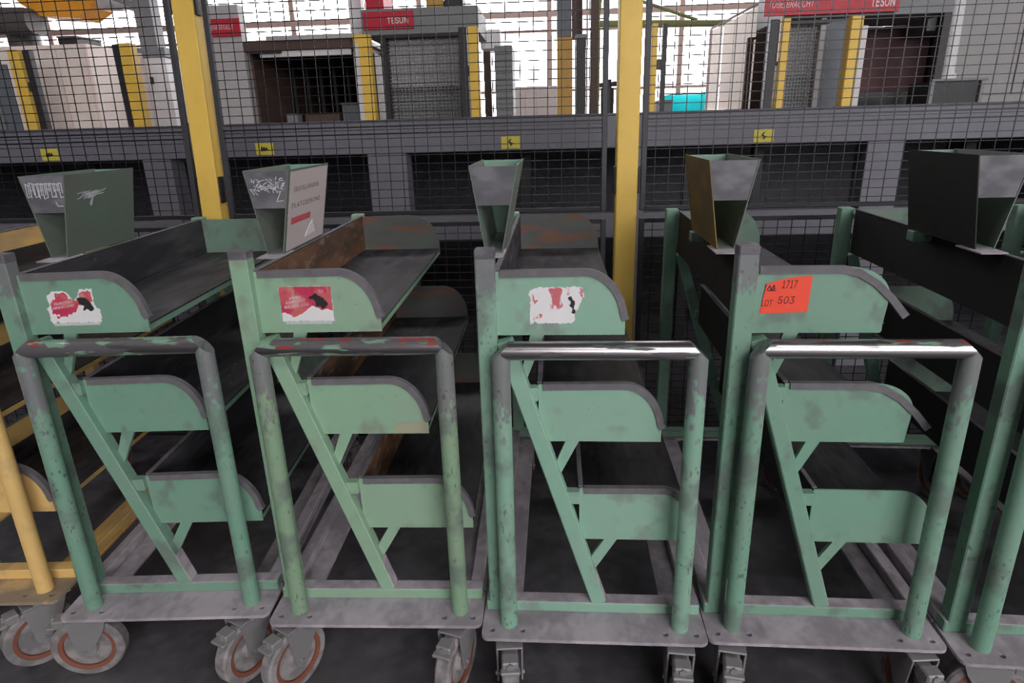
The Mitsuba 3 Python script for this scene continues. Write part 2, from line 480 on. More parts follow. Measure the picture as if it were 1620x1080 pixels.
# shared plies of the cart ------------------------------------------------
C = {}
C['base_plate'] = P(hole_plate(-0.3, 0.3, 0.0, 0.145, ZB - 0.010, ZB, [(-0.272, 0.03), (-0.19, 0.03), (0.192, 0.03), (0.272, 0.03)]))
C['rear_base_plate'] = P(hole_plate(-0.3, 0.3, 1.14, 1.245, ZB - 0.010, ZB, []))
C['rail_l'] = P(cbox(-0.3, -0.195, 0.145, 1.14, ZB - 0.010, ZB, 0.002))
C['rail_r'] = P(cbox(0.195, 0.3, 0.145, 1.14, ZB - 0.010, ZB, 0.002))
C['crossbar'] = P(cbox(-0.294, 0.294, 0.103, 0.142, ZB, ZB + 0.032, 0.003))
C['crossbar_dust'] = P(cbox(-0.294, 0.294, 0.105, 0.142, ZB + 0.0318, ZB + 0.0334, 0.0007))
C['rear_crossbar'] = P(cbox(-0.294, 0.294, 1.15, 1.19, ZB, ZB + 0.032, 0.003))
C['side_l'] = P(cbox(-0.294, -0.256, 0.142, 1.15, ZB, ZB + 0.032, 0.003))
C['side_r'] = P(cbox(0.256, 0.294, 0.142, 1.15, ZB, ZB + 0.032, 0.003))
C['post'] = P(cbox(-0.285, -0.239, 0.103, 0.146, ZB + 0.0001, 1.258, 0.003))
C['post_cap'] = P(cbox(-0.2855, -0.2385, 0.1025, 0.1465, 1.236, 1.260, 0.003))
C['rear_post'] = P(cbox(-0.285, -0.239, 1.150, 1.193, ZB + 0.03, 1.209, 0.003))
dz0, dz1 = ZB + 0.03, 1.035
C['diag'] = P(beam((0.02, 0.124, dz0), (-0.222, 0.124, dz1), 0.040, 0.040))
C['diag_dust'] = P(beam((0.0385, 0.125, dz0 + 0.006), (-0.2025, 0.125, dz1 - 0.004), 0.0016, 0.037, c=0.0005))
C['rear_diag'] = P(beam((0.02, 1.168, dz0), (-0.222, 1.168, dz1), 0.040, 0.036))
grip_z, gy = 1.027, 0.065
xl, xr, tr_ = -0.2278, 0.2333, 0.0228
n45a, n45b = (1, 0, 1), (1, 0, -1)
C['grip'] = P(tube_piece((xl, gy, grip_z), (xr, gy, grip_z), tr_, (1, 0, -1), (1, 0, 1)), 40)
C['upright_l'] = P(tube_piece((xl, gy - 0.008, ZB), (xl, gy, grip_z), tr_, (0, 0, 1), (1, 0, -1)), 40)
C['upright_r'] = P(tube_piece((xr, gy - 0.008, ZB), (xr, gy, grip_z), tr_, (0, 0, 1), (1, 0, 1)), 40)
C['tray_front'] = P(xz_extrude(plate_poly(), 0.0, 0.005))
C['tray_front_blunt'] = P(xz_extrude(plate_poly(True), 0.0, 0.005))
C['tray_rear'] = P(xz_extrude(plate_poly(), TY1 - TY0 - 0.005, TY1 - TY0))
C['tray_wall'] = P(cbox(0.0, 0.005, 0.0051, TY1 - TY0 - 0.0051, 0.0, TH, 0.001))
C['tray_wall_liner'] = P(cbox(0.0051, 0.009, 0.0052, TY1 - TY0 - 0.0052, 0.0262, TH - 0.002, 0.001))
C['tray_wall_liner_low'] = P(cbox(0.0051, 0.009, 0.0052, TY1 - TY0 - 0.0052, 0.0262, 0.088, 0.001))
C['tray_bottom'] = P(cbox(0.0052, TW - 0.002, 0.0052, TY1 - TY0 - 0.0052, 0.0, 0.018, 0.002))
C['tray_liner'] = P(cbox(0.0052, TW + 0.001, 0.0054, TY1 - TY0 - 0.0054, 0.0181, 0.0255, 0.002))
C['edging'] = P(edging_mesh('fitted'), 35)
C['edging_loose'] = P(edging_mesh('loose'), 35)
C['wall_cap'] = P(cbox(-0.003, 0.0095, 0.006, TY1 - TY0 - 0.006, TH + 0.0001, TH + 0.004, 0.001))
C['bracket_arm'] = None

# hopper: a tapered chute; the front is closed above and open below
HY, HL = 0.329, 0.33
HT, HBm, HBz, HTz, HC = (-0.318, -0.192), (-0.283, -0.237), 1.2095, 1.432, 1.334


def hx(side, z):
    t = (z - HBz) / (HTz - HBz)
    return HBm[side] + (HT[side] - HBm[side]) * t


th = 0.003
C['hop_front'] = P(xz_extrude(Polygon([(hx(0, HC) + th, HC), (hx(1, HC) - th, HC), (HT[1] - th, HTz), (HT[0] + th, HTz)]), HY, HY + th))
C['hop_rear'] = P(xz_extrude(Polygon([(HBm[0] + th, HBz), (HBm[1] - th, HBz), (HT[1] - th, HTz), (HT[0] + th, HTz)]), HY + HL - th, HY + HL))
C['hop_left'] = P(xz_extrude(Polygon([(HBm[0], HBz), (HBm[0] + th, HBz), (HT[0] + th, HTz + 0.002), (HT[0], HTz + 0.002)]), HY - 0.002, HY + HL + 0.002))
C['hop_right'] = P(xz_extrude(Polygon([(HBm[1] - th, HBz), (HBm[1], HBz), (HT[1], HTz + 0.002), (HT[1] - th, HTz + 0.002)]), HY - 0.002, HY + HL + 0.002))
C['hop_floor'] = P(cbox(HBm[0] + th, HBm[1] - th, HY, HY + HL - th, HBz, HBz + 0.003, 0.0005))
C['hop_foot'] = P(cbox(-0.295, -0.232, HY - 0.05, HY + 0.06, HBz - 0.0045, HBz - 0.0002, 0.001))
# an arm of the tray wall carries the hopper at its rear end
C['hop_bracket'] = P(cbox(-0.295, -0.2415, HY + HL - 0.06, HY + HL - 0.02, HBz - 0.03, HBz - 0.0002, 0.002))

# casters (wheel axle along local x, trailing to -y); origin under the plate at (0, 0, ZB - 0.01)
WR, WWd = 0.100, 0.022


def wheel_meshes():
    tread = lathe([(WR, -WWd + 0.006), (WR, WWd - 0.006), (WR - 0.006, WWd), (0.078, WWd), (0.078, -WWd), (WR - 0.006, -WWd), (WR, -WWd + 0.006)][:-1], (0, 0, 0), (1, 0, 0), 36)
    ring = lathe([(0.0779, -WWd + 0.001), (0.0779, WWd - 0.001), (0.066, WWd - 0.003), (0.066, -WWd + 0.003)], (0, 0, 0), (1, 0, 0), 36)
    hub = lathe([(0.0659, -0.012), (0.0659, 0.012), (0.03, 0.010), (0.026, 0.024), (0.006, 0.024), (0.006, -0.024), (0.026, -0.024), (0.03, -0.010)], (0, 0, 0), (1, 0, 0), 36)
    return tread, ring, hub


def fork_mesh():
    top = cbox(-0.036, 0.036, -0.075, 0.040, 0.208, 0.214, 0.002)
    legs = []
    for s in (-1, 1):
        poly = Polygon([(-0.075, 0.208), (0.035, 0.208), (0.020, 0.165), (-0.030, 0.085), (-0.048, 0.080), (-0.062, 0.092)])
        a, b = sorted((s * 0.0305, s * 0.0355))
        legs.append(yz_extrude(poly, a, b))
    return cat([top] + legs)


tread, ring, hub = wheel_meshes()
for m in (tread, ring, hub):
    m.apply_translation((0, -0.042, WR))
C['tread'], C['ring'], C['hub'] = P(tread, 35), P(ring, 35), P(hub, 35)
C['fork'] = P(fork_mesh())
C['axle'] = P(cyl((-0.040, -0.042, WR), (0.040, -0.042, WR), 0.0058, 14), 40)
C['swivel'] = P(cyl((0, 0, 0.2142), (0, 0, 0.2200), 0.034, 24), 40)
C['mount'] = P(cbox(-0.052, 0.052, -0.048, 0.048, 0.2202, 0.2248, 0.001))
C['brake'] = P(cat([cbox(-0.022, 0.022, -0.118, -0.080, 0.178, 0.206, 0.004), cbox(-0.026, 0.026, -0.134, -0.112, 0.180, 0.190, 0.003), cyl((0, -0.122, 0.196), (0, -0.116, 0.196), 0.010, 6)]))


def add_cart(pose, label, paint, tube, opts):
    x, y, a = pose
    X = T().translate([x, y, 0]).rotate([0, 0, 1], a)
    t = thing('tray_cart', label, 'cart', 'tray carts parked in a row')
    dusty = opts.get('dusty', 'dusty_grey_steel')

    def add(name, mesh, mat, parent=t, lab=None, xf=X, **k):
        return part(parent, name, mesh, mat, xf=xf, label=lab, **k)
    bp = add('base_plate', C['base_plate'], opts.get('base', dusty))
    add('rear_base_plate', C['rear_base_plate'], dusty)
    add('base_rail', C['rail_l'], dusty)
    add('base_rail', C['rail_r'], dusty)
    cb = add('crossbar', C['crossbar'], paint)
    add('dust_layer', C['crossbar_dust'], dusty, cb, 'grey dust lying on top of the bar')
    add('rear_crossbar', C['rear_crossbar'], paint)
    add('side_tube', C['side_l'], dusty)
    add('side_tube', C['side_r'], dusty)
    po = add('post', C['post'], {'green_paint': 'rubbed_post_paint', 'brightened_green_paint': 'rubbed_brightened_post_paint'}.get(paint, paint))
    add('post_cap', C['post_cap'], 'grey_hopper_plate' if paint != 'cart_yellow_paint' else paint, po, 'worn grey cap of the post')
    add('rear_post', C['rear_post'], paint)
    dg = add('diagonal_strut', C['diag'], paint)
    add('dust_layer', C['diag_dust'], dusty, dg, 'grey dust on the upper side of the strut')
    add('rear_diagonal_strut', C['rear_diag'], paint)
    hd = add('handle', C['grip'], opts.get('grip', 'worn_grip_steel'), lab='bare rubbed steel grip bar of the handle')
    add('handle_upright', C['upright_l'], tube)
    add('handle_upright', C['upright_r'], tube)
    for i, (tx, tz) in enumerate(TRAYS):
        XT = X @ T().translate([tx, TY0, tz])
        loose = opts.get('loose') and i < 2
        tp = add('tray', C['tray_front_blunt' if loose else 'tray_front'], paint, xf=XT)
        add('rear_plate', C['tray_rear'], opts.get('rear_plate', 'grimy_green_paint'), tp, xf=XT)
        add('back_wall', C['tray_wall'], opts.get('wall_outer', 'left_side_shade_black'), tp, xf=XT)
        add('wall_liner', C[opts.get('liner_mesh', 'tray_wall_liner')], opts.get('wall', 'tray_liner'), tp, opts.get('wall_label', 'dark lining of the tray wall'), xf=XT)
        add('bottom', C['tray_bottom'], paint, tp, xf=XT)
        add('bottom_liner', C['tray_liner'], 'tray_liner', tp, 'dark scuffed lining of the tray bottom', xf=XT)
        add('wall_cap', C['wall_cap'], 'rubber_edging', tp, 'grey edging along the tray wall', xf=XT)
        if not (opts.get('loose') and i == 2):
            add('edging', C['edging_loose' if loose else 'edging'], 'rubber_edging', tp, 'grey rubber edging' + (' come loose at the corner' if loose else ''), xf=XT)
        # arm from the strut to the tray, and the prop under the tray
        def strut_x(z):
            return 0.02 + (-0.222 - 0.02) * (z - dz0) / (dz1 - dz0)
        if i:
            zt = tz + TH - 0.022
            add('tray_arm', cbox(strut_x(zt) + 0.012, tx - 0.0005, 0.112, 0.140, zt - 0.018, zt + 0.018, 0.002), paint)
        # prop: a flat bar from the strut up to the underside of the tray
        zl = 0.93 if i == 0 else tz - 0.090
        xa, xb = strut_x(zl) + 0.010, tx + (0.100 if i == 0 else 0.086)
        add('tray_prop', xz_extrude(Polygon([(xa, zl - 0.028), (xa, zl + 0.030), (xb - 0.018, tz - 0.0004), (xb + 0.016, tz - 0.0004)]), 0.1285, 0.1395), paint)
        # rear props that carry the far end of the tray
        add('rear_tray_arm', cbox(-0.24 if i == 0 else strut_x(tz + 0.03) - 0.01, tx + 0.05, 1.1365, 1.149, tz + 0.02, tz + 0.05, 0.002), paint)
    # hopper
    if opts.get('hopper', True):
        hp = add('hopper', C['hop_front'], 'grey_hopper_plate', lab='grey front plate of the tapered hopper')
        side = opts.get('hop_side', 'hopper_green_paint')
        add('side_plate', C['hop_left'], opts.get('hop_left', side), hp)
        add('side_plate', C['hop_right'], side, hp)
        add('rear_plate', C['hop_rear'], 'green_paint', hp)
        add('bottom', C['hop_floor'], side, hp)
        add('foot', C['hop_foot'], dusty, hp)
        add('bracket', C['hop_bracket'], paint, hp)
        opts['hop_key'] = hp
    # casters
    for (cx, cy), ang in zip([(-0.231, 0.062), (0.232, 0.062), (-0.231, 1.185), (0.232, 1.185)], opts.get('casters', (0, 0, 0, 0))):
        XC = X @ T().translate([cx, cy, 0]).rotate([0, 0, 1], ang)
        c = add('caster', C['fork'], 'caster_steel', xf=XC)
        add('tread', C['tread'], 'wheel_grey', c, xf=XC)
        add('rim_ring', C['ring'], 'wheel_orange', c, 'rusty orange ring of the wheel', xf=XC)
        add('hub', C['hub'], 'wheel_grey', c, xf=XC)
        add('axle', C['axle'], 'caster_steel', c, xf=XC)
        add('swivel', C['swivel'], 'caster_steel', c, xf=XC)
        add('mounting_plate', C['mount'], 'caster_steel', c, xf=XC)
        add('brake_tab', C['brake'], 'caster_steel', c, xf=XC)
    return t, X


def sheet(poly, y, t=0.0008):
    return xz_extrude(poly, y - t, y)


def wobble(poly, amp, seed, step=0.004):
    """ragged outline"""
    r = np.random.default_rng(seed)
    ring_ = poly.exterior
    n = max(12, int(ring_.length / step))
    pts = [ring_.interpolate(i / n, normalized=True) for i in range(n)]
    q = np.array([(p.x, p.y) for p in pts]) + r.normal(0, amp, (n, 2))
    g = Polygon(q).buffer(0)
    return g if g.geom_type == 'Polygon' else max(g.geoms, key=lambda s: s.area)


def poster(t, X, kind):
    """red and white sticker with a dark shape on the front of the top tray"""
    x0, z0 = TRAYS[0][0], TRAYS[0][1]
    XT = X @ T().translate([x0, TY0, z0])
    S = lambda pts: Polygon(pts)
    w, h, ox, oz = 0.132, 0.090, 0.060, 0.030
    if kind == 'scraped':
        ox = 0.080
    tr = lambda g: affinity.translate(affinity.scale(g, w, h, origin=(0, 0)), ox, oz)
    cloud = S([(0, 0), (1, 0), (1, 0.30), (0.86, 0.36), (0.80, 0.30), (0.72, 0.38), (0.62, 0.46), (0.52, 0.36), (0.40, 0.22), (0.22, 0.12), (0.14, 0.22), (0.04, 0.27), (0, 0.22)])
    full = sbox(0, 0, 1, 1)
    if kind == 'intact':
        outline, red = full, full.difference(cloud)
        dark = S([(0.57, 0.66), (0.61, 0.75), (0.68, 0.78), (0.75, 0.72), (0.84, 0.66), (0.91, 0.52), (0.92, 0.44), (0.86, 0.40), (0.82, 0.34), (0.78, 0.40), (0.70, 0.44), (0.66, 0.36), (0.68, 0.48), (0.70, 0.56), (0.64, 0.62)])
    elif kind == 'torn':
        outline = S([(0.02, 0), (1.0, 0), (1.0, 0.36), (0.93, 0.50), (0.94, 0.98), (0.68, 0.98), (0.63, 0.76), (0.52, 0.66), (0.46, 0.90), (0.20, 0.94), (0.04, 0.80), (0.06, 0.60), (0.0, 0.40)])
        red = S([(0.08, 0.30), (0.08, 0.62), (0.22, 0.74), (0.22, 0.90), (0.43, 0.90), (0.44, 0.70), (0.62, 0.66), (0.70, 0.92), (0.92, 0.92), (0.90, 0.60), (0.62, 0.52), (0.54, 0.34), (0.40, 0.22), (0.22, 0.20), (0.14, 0.12), (0.20, 0.24)])
        dark = S([(0.62, 0.70), (0.70, 0.76), (0.80, 0.68), (0.88, 0.56), (0.90, 0.42), (0.84, 0.32), (0.78, 0.40), (0.70, 0.36), (0.74, 0.50), (0.64, 0.56)])
    else:
        outline = S([(0, 0), (0.78, 0), (0.84, 0.14), (0.86, 0.34), (0.94, 0.62), (1, 0.78), (0.96, 0.98), (0.16, 1.0), (0.02, 0.90), (0.02, 0.60), (0.02, 0.18)])
        red = S([(0.34, 0.98), (0.60, 0.99), (0.59, 0.70), (0.63, 0.46), (0.52, 0.34), (0.40, 0.27), (0.38, 0.50), (0.40, 0.74)])
        for q in ([(0.02, 0.86), (0.06, 0.86), (0.10, 0.66), (0.17, 0.62), (0.13, 0.54), (0.03, 0.50)], [(0.10, 0.14), (0.20, 0.27), (0.26, 0.28), (0.24, 0.18), (0.12, 0.10)], [(0.68, 0.98), (0.76, 0.98), (0.74, 0.78), (0.70, 0.72), (0.71, 0.86)], [(0.92, 0.97), (0.96, 0.96), (0.99, 0.78), (0.95, 0.68), (0.93, 0.80)]):
            red = red.union(S(q))
        dark = S([(0.72, 0.70), (0.76, 0.56), (0.74, 0.44), (0.80, 0.40), (0.78, 0.26), (0.84, 0.30), (0.83, 0.60), (0.76, 0.76)])
    base = wobble(tr(outline), 0.0005 if kind == 'intact' else 0.0016, 3)
    st = part(t, 'sticker', sheet(base, -0.0002), 'paper_white', xf=XT, label={'intact': 'red and white sticker with a dark shape, whole', 'torn': 'red and white sticker, torn at the top', 'scraped': 'white sticker scraped down to streaks of red'}[kind])
    reds = [wobble(tr(g), 0.0008 if kind == 'intact' else 0.002, 5 + i) for i, g in enumerate(getattr(red, 'geoms', [red])) if g.area > 0.004]
    part(st, 'red_print', cat([sheet(g.intersection(base) if g.intersection(base).geom_type == 'Polygon' else g, -0.0011, 0.0003) for g in reds]), 'sticker_scraped' if kind == 'scraped' else 'sticker_red', xf=XT, label='red print')
    part(st, 'dark_print', sheet(wobble(tr(dark), 0.0016, 9), -0.0015, 0.0003), 'print_black', xf=XT, label='dark print')
    rows = []
    if kind == 'intact':
        rows = [('AMBI', 0.17, 0.62, 0.26, 0.08), ('AAMBIENT', 0.10, 0.49, 0.40, 0.09), ('AMBIENTE LUOGO', 0.06, 0.36, 0.50, 0.09), ('10', 0.76, 0.80, 0.10, 0.10)]
    elif kind == 'torn':
        rows = [('AMBIENT', 0.14, 0.52, 0.40, 0.08), ('AMBIENTE LUOGO', 0.10, 0.40, 0.44, 0.08)]
    if rows:
        ms = []
        for s, a, b, ww, hh in rows:
            m = fit_text(s, ww * w, hh * h, depth=0.0003, italic=0.2)
            m.apply_transform(trimesh.transformations.rotation_matrix(-0.13, (0, 1, 0)))
            m.apply_translation((ox + a * w, -0.0015, oz + b * h))
            ms.append(m)
        for q in ms:
            part(st, 'printed_line', q, 'sign_white', xf=XT, label='line of pale slanting letters')
    if kind == 'scraped':
        return
    edge = xz_extrude(tr(sbox(0.05, -0.085, 0.95, -0.005)), -0.0006, -0.0002)
    part(st, 'paper_edge', edge, 'paper_torn', xf=XT, label='faded lower edge of the sticker')


def chalk_strokes(strokes, y, w=0.0022):
    g = [LineString(s).buffer(w / 2, cap_style=1, quad_segs=2) for s in strokes]
    return cat([xz_extrude(s, y - 0.0006, y) for s in g])


CARTS = [
    ((-1.7700, 1.412, 3.2), 'yellow tray cart at the left edge of the row, mostly hidden'),
    ((-1.1072, 1.3754, 3.6), 'green tray cart with torn sticker and chalked hopper, next to the yellow cart'),
    ((-0.4952, 1.3655, 1.04), 'pale green tray cart with whole red sticker and paper placard on its hopper'),
    ((0.1061, 1.3256, -0.45), 'green tray cart with scraped white sticker, in front of the right yellow fence post'),
    ((0.7078, 1.3271, -1.15), 'green tray cart with orange paper note and loose rubber edging'),
    ((1.3150, 1.2700, -2.3), 'green tray cart at the right edge of the row, cut off by the frame')]
# yellow cart
add_cart(CARTS[0][0], CARTS[0][1], 'cart_yellow_paint', 'cart_yellow_paint', dict(dusty='cart_yellow_paint', base='dusty_tan_steel', liner_mesh='tray_wall_liner_low', wall_outer='cart_yellow_paint', rear_plate='cart_yellow_paint', grip='cart_yellow_paint', hopper=False, casters=(25, -40, 10, 0)))
# green cart, torn sticker
t1, X1 = add_cart(CARTS[1][0], CARTS[1][1], 'green_paint', 'rubbed_upright_paint', dict(casters=(-80, -28, 0, 30), grip='painted_grip_steel'))
poster(t1, X1, 'torn')
r = np.random.default_rng(4)
st = []
x0, x1, zt = HT[0] + 0.012, HT[1] - 0.012, HTz - 0.016
n = 9
for i in range(n):
    a = x0 + (x1 - x0) * i / n
    ww = (x1 - x0) / n
    zz = zt - 0.003 * r.random()
    hgt = 0.030 + 0.012 * r.random()
    st.append([(a, zz - hgt), (a + 0.2 * ww, zz)])
    st.append([(a, zz), (a + ww * 0.9, zz - 0.004 * r.random())])
    st.append([(a + ww * 0.8, zz - 0.002), (a + ww * (0.5 + 0.4 * r.random()), zz - hgt * (0.5 + 0.5 * r.random()))])
    if i % 2:
        st.append([(a, zz - hgt * 0.5), (a + ww, zz - hgt * 0.45)])
    else:
        st.append([(a + 0.1 * ww, zz - hgt), (a + ww, zz - hgt * 0.9)])
st += [[(-0.232, 1.363), (-0.228, 1.352), (-0.214, 1.352)], [(-0.230, 1.376), (-0.224, 1.378)]]
hopper1 = t1 + '__hopper'
part(hopper1, 'chalk_writing', chalk_strokes(st, HY - 0.0001), 'chalk_white', xf=X1, label='white chalk scrawl')
# pale smear on the right side plate of the hopper (lies on the slanted plate)


def on_right_side(strokes, w):
    """strokes in (y, z) laid on the outer face of the hopper's right plate"""
    g = [LineString(s).buffer(w / 2, cap_style=1, quad_segs=2) for s in strokes]
    ms = []
    for q in g:
        m = yz_extrude(q, 0.0, 0.0006)
        m.vertices[:, 0] += [hx(1, z) + 0.0002 for z in m.vertices[:, 2]]
        ms.append(m)
    return cat(ms)


sm = []
for i in range(26):
    cy, cz = HY + 0.12 + r.normal(0, 0.016), 1.375 + r.normal(0, 0.0045)
    sm.append([(cy - 0.026 * r.random() - 0.006, cz - 0.010 * r.random()), (cy, cz), (cy + 0.036 * r.random(), cz + 0.004 * r.random())])
for i in range(9):
    q = r.random()
    sm.append([(HY + 0.125 - 0.004 * q, 1.372), (HY + 0.115 - 0.01 * q, 1.352 - 0.012 * r.random())])
sm.append([(HY + 0.15, 1.376), (HY + 0.185, 1.384)])
part(hopper1, 'scuff_mark', on_right_side(sm, 0.0018), 'chalk_white', xf=X1, label='pale star-shaped scuff on the side plate')
# pale green cart
t2, X2 = add_cart(CARTS[2][0], CARTS[2][1], 'pale_green_paint', 'rubbed_pale_upright_paint', dict(casters=(-30, -18, 10, 0), wall='rusty_plate', wall_label='rust brown wall of the tray', rear_plate='rust_smeared_plate'))
poster(t2, X2, 'intact')
hopper2 = t2 + '__hopper'
sc = []
for i in range(60):
    cx, cz = r.uniform(HT[0] + 0.012, HT[1] - 0.022), HTz - 0.020 - 0.030 * r.random()
    sc.append([(cx, cz), (cx + 0.012 * r.random(), cz + 0.006 * r.normal())])
sc += [[(-0.232, 1.376), (-0.222, 1.379), (-0.236, 1.352), (-0.218, 1.354)]]
part(hopper2, 'chalk_writing', chalk_strokes(sc, HY - 0.0001, 0.0020), 'chalk_white', xf=X2, label='rubbed white chalk writing')


def placard():
    """sheet over the whole right side plate of the hopper, with print; built flat in (u, v) and then laid on the plate"""
    def lay(m, off):
        v = m.vertices.copy()   # v: u along y, thickness, v along z
        z = v[:, 2]
        m.vertices = np.column_stack([[hx(1, q) + off for q in z] - v[:, 1], HY + v[:, 0], z])
        return m
    pl = lay(bx(0.012, HL - 0.006, -0.0008, 0.0, HBz + 0.004, HTz - 0.004), 0.0002)
    k = part(hopper2, 'placard', pl, 'placard_paper', xf=X2, label='pale paper placard with printed lines')
    ms = []
    for s, u, z, w, h in (('GESTELLWAGEN', 0.045, 1.372, 0.20, 0.013), ('PLATZIERUNG', 0.035, 1.328, 0.235, 0.013)):
        m = fit_text(s, w, h, depth=0.0004)
        m.apply_translation((u, -0.0008, z))
        ms.append(lay(m, 0.0002))
    for q in ms:
        part(k, 'printed_word', q, 'print_grey', xf=X2, label='grey printed word')
    lab_ = lay(bx(0.035, 0.19, -0.0014, -0.0009, 1.284, 1.302), 0.0002)
    part(k, 'red_label', lab_, 'sticker_red', xf=X2, label='red strip label')
    flap = lay(xz_extrude(Polygon([(0.15, 1.232), (0.24, 1.236), (0.21, 1.275), (0.185, 1.262)]), -0.0030, -0.0012), 0.0002)
    part(k, 'torn_flap', flap, 'paper_white', xf=X2, label='white torn flap of paper')


placard()
part(t2 + '__tray_001', 'tape_patch', xz_extrude(Polygon([(0.215, 0.002), (0.307, 0.002), (0.307, 0.036), (0.222, 0.030)]), -0.0010, -0.0002), 'tape_tan', xf=X2 @ T().translate([TRAYS[1][0], TY0, TRAYS[1][1]]), label='strip of pale tape at the corner')
# cart with scraped sticker
t3, X3 = add_cart(CARTS[3][0], CARTS[3][1], 'brightened_green_paint', 'rubbed_brightened_upright_paint', dict(casters=(6, -4, 0, 15), rear_plate='rust_smeared_plate'))
poster(t3, X3, 'scraped')
# cart with orange note
t4, X4 = add_cart(CARTS[4][0], CARTS[4][1], 'green_paint', 'rubbed_upright_paint', dict(casters=(-8, 6, 0, 0), loose=True, hop_left='ochre_hopper_plate'))
XT4 = X4 @ T().translate([TRAYS[0][0], TY0, TRAYS[0][1]])
npoly = Polygon([(0.020, 0.048), (0.130, 0.052), (0.132, 0.138), (0.100, 0.137), (0.060, 0.130), (0.030, 0.120)])


def curl(m):
    v = m.vertices
    d = np.clip((0.055 - v[:, 0]) / 0.035, 0, 1) * np.clip((v[:, 2] - 0.06) / 0.07, 0, 1)
    v[:, 1] -= 0.010 * d ** 2
    return m


nm = sheet(npoly.segmentize(0.006) if hasattr(npoly, 'segmentize') else npoly, -0.0002, 0.0006)
nm = nm.subdivide().subdivide()
note = part(t4, 'paper_note', curl(nm), 'note_orange', xf=XT4, label='orange red handwritten paper note')
ms = []
for s, u, z, w, h in (('1717', 0.066, 0.109, 0.034, 0.019), ('LOT', 0.023, 0.066, 0.026, 0.016), ('503', 0.060, 0.072, 0.038, 0.018)):
    m = fit_text(s, w, h, depth=0.0004, italic=0.15)
    m.apply_translation((u, -0.0009, z))
    ms.append(m)
ms.append(xz_extrude(unary := LineString([(0.032, 0.106), (0.038, 0.116), (0.042, 0.106), (0.048, 0.117), (0.050, 0.108), (0.036, 0.104), (0.052, 0.104)]).buffer(0.0012), -0.0014, -0.0009))
part(note, 'handwriting', curl(cat(ms)), 'note_ink', xf=XT4, label='dark handwriting')
# last cart
t5, X5 = add_cart(CARTS[5][0], CARTS[5][1], 'green_paint', 'rubbed_upright_paint', dict(casters=(78, 10, 0, 0), hop_left='left_side_shade_black'))  # left hopper plate coloured black in place of shade
t6 = add_cart((1.9300, 1.2500, -2.0), 'unseen green tray cart added outside the frame, beyond the right edge cart', 'green_paint', 'rubbed_upright_paint', dict(casters=(0, 0, 0, 0)))[0]  # unseen cart added for the shade it casts on its neighbour


for lx, ly, lz, rot, lab_ in ((-0.085, 0.24, TRAYS[1][1], 20, 'small white scrap on the middle tray of the cart with the scraped sticker'), (0.005, 0.25, TRAYS[2][1], -35, 'crumpled white scrap near the wall of the lowest tray below the scraped sticker'), (0.115, 0.30, TRAYS[2][1], 60, 'tiny white scrap in the middle of the lowest tray below the scraped sticker')):
    k = thing('paper_scrap', lab_, 'scrap')
    rr = np.random.default_rng(abs(rot))
    pts = np.column_stack([rr.uniform(-0.008, 0.008, 14), rr.uniform(-0.012, 0.012, 14), rr.uniform(0.0, 0.006, 14)])
    pts[:4, 2] = 0
    q = trimesh.convex.convex_hull(pts)
    scene[k] = {**mikit.ply(q, 'paper_torn'), 'to_world': X3 @ T().translate([lx, ly, lz + 0.0257]).rotate([0, 0, 1], rot)}


# ------------------------------------------------------------------ fence
FY = 2.68


def fence_post(xc, lean, label):
    t = thing('fence_post', label, 'post')
    M = T().translate([xc, FY, 0]).rotate([0, 1, 0], lean)
    part(t, 'column', cbox(-0.0435, 0.0435, 0.0, 0.08, 0.0, 2.75, 0.004), 'fence_yellow_paint', xf=M)
    part(t, 'foot_plate', cbox(-0.08, 0.08, -0.004, 0.12, 0.0, 0.008, 0.002), 'fence_yellow_paint', xf=M)
    for z in (0.45, 1.25, 1.98):
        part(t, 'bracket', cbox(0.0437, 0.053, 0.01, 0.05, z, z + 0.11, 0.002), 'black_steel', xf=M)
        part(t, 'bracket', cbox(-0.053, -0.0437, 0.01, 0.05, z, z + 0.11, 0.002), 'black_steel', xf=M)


fence_post(-1.514, 2.17, 'yellow square fence post behind the carts, leaning, between left and middle mesh panels')
fence_post(0.319, -0.25, 'yellow square fence post, upright, rising behind the cart with the scraped sticker')


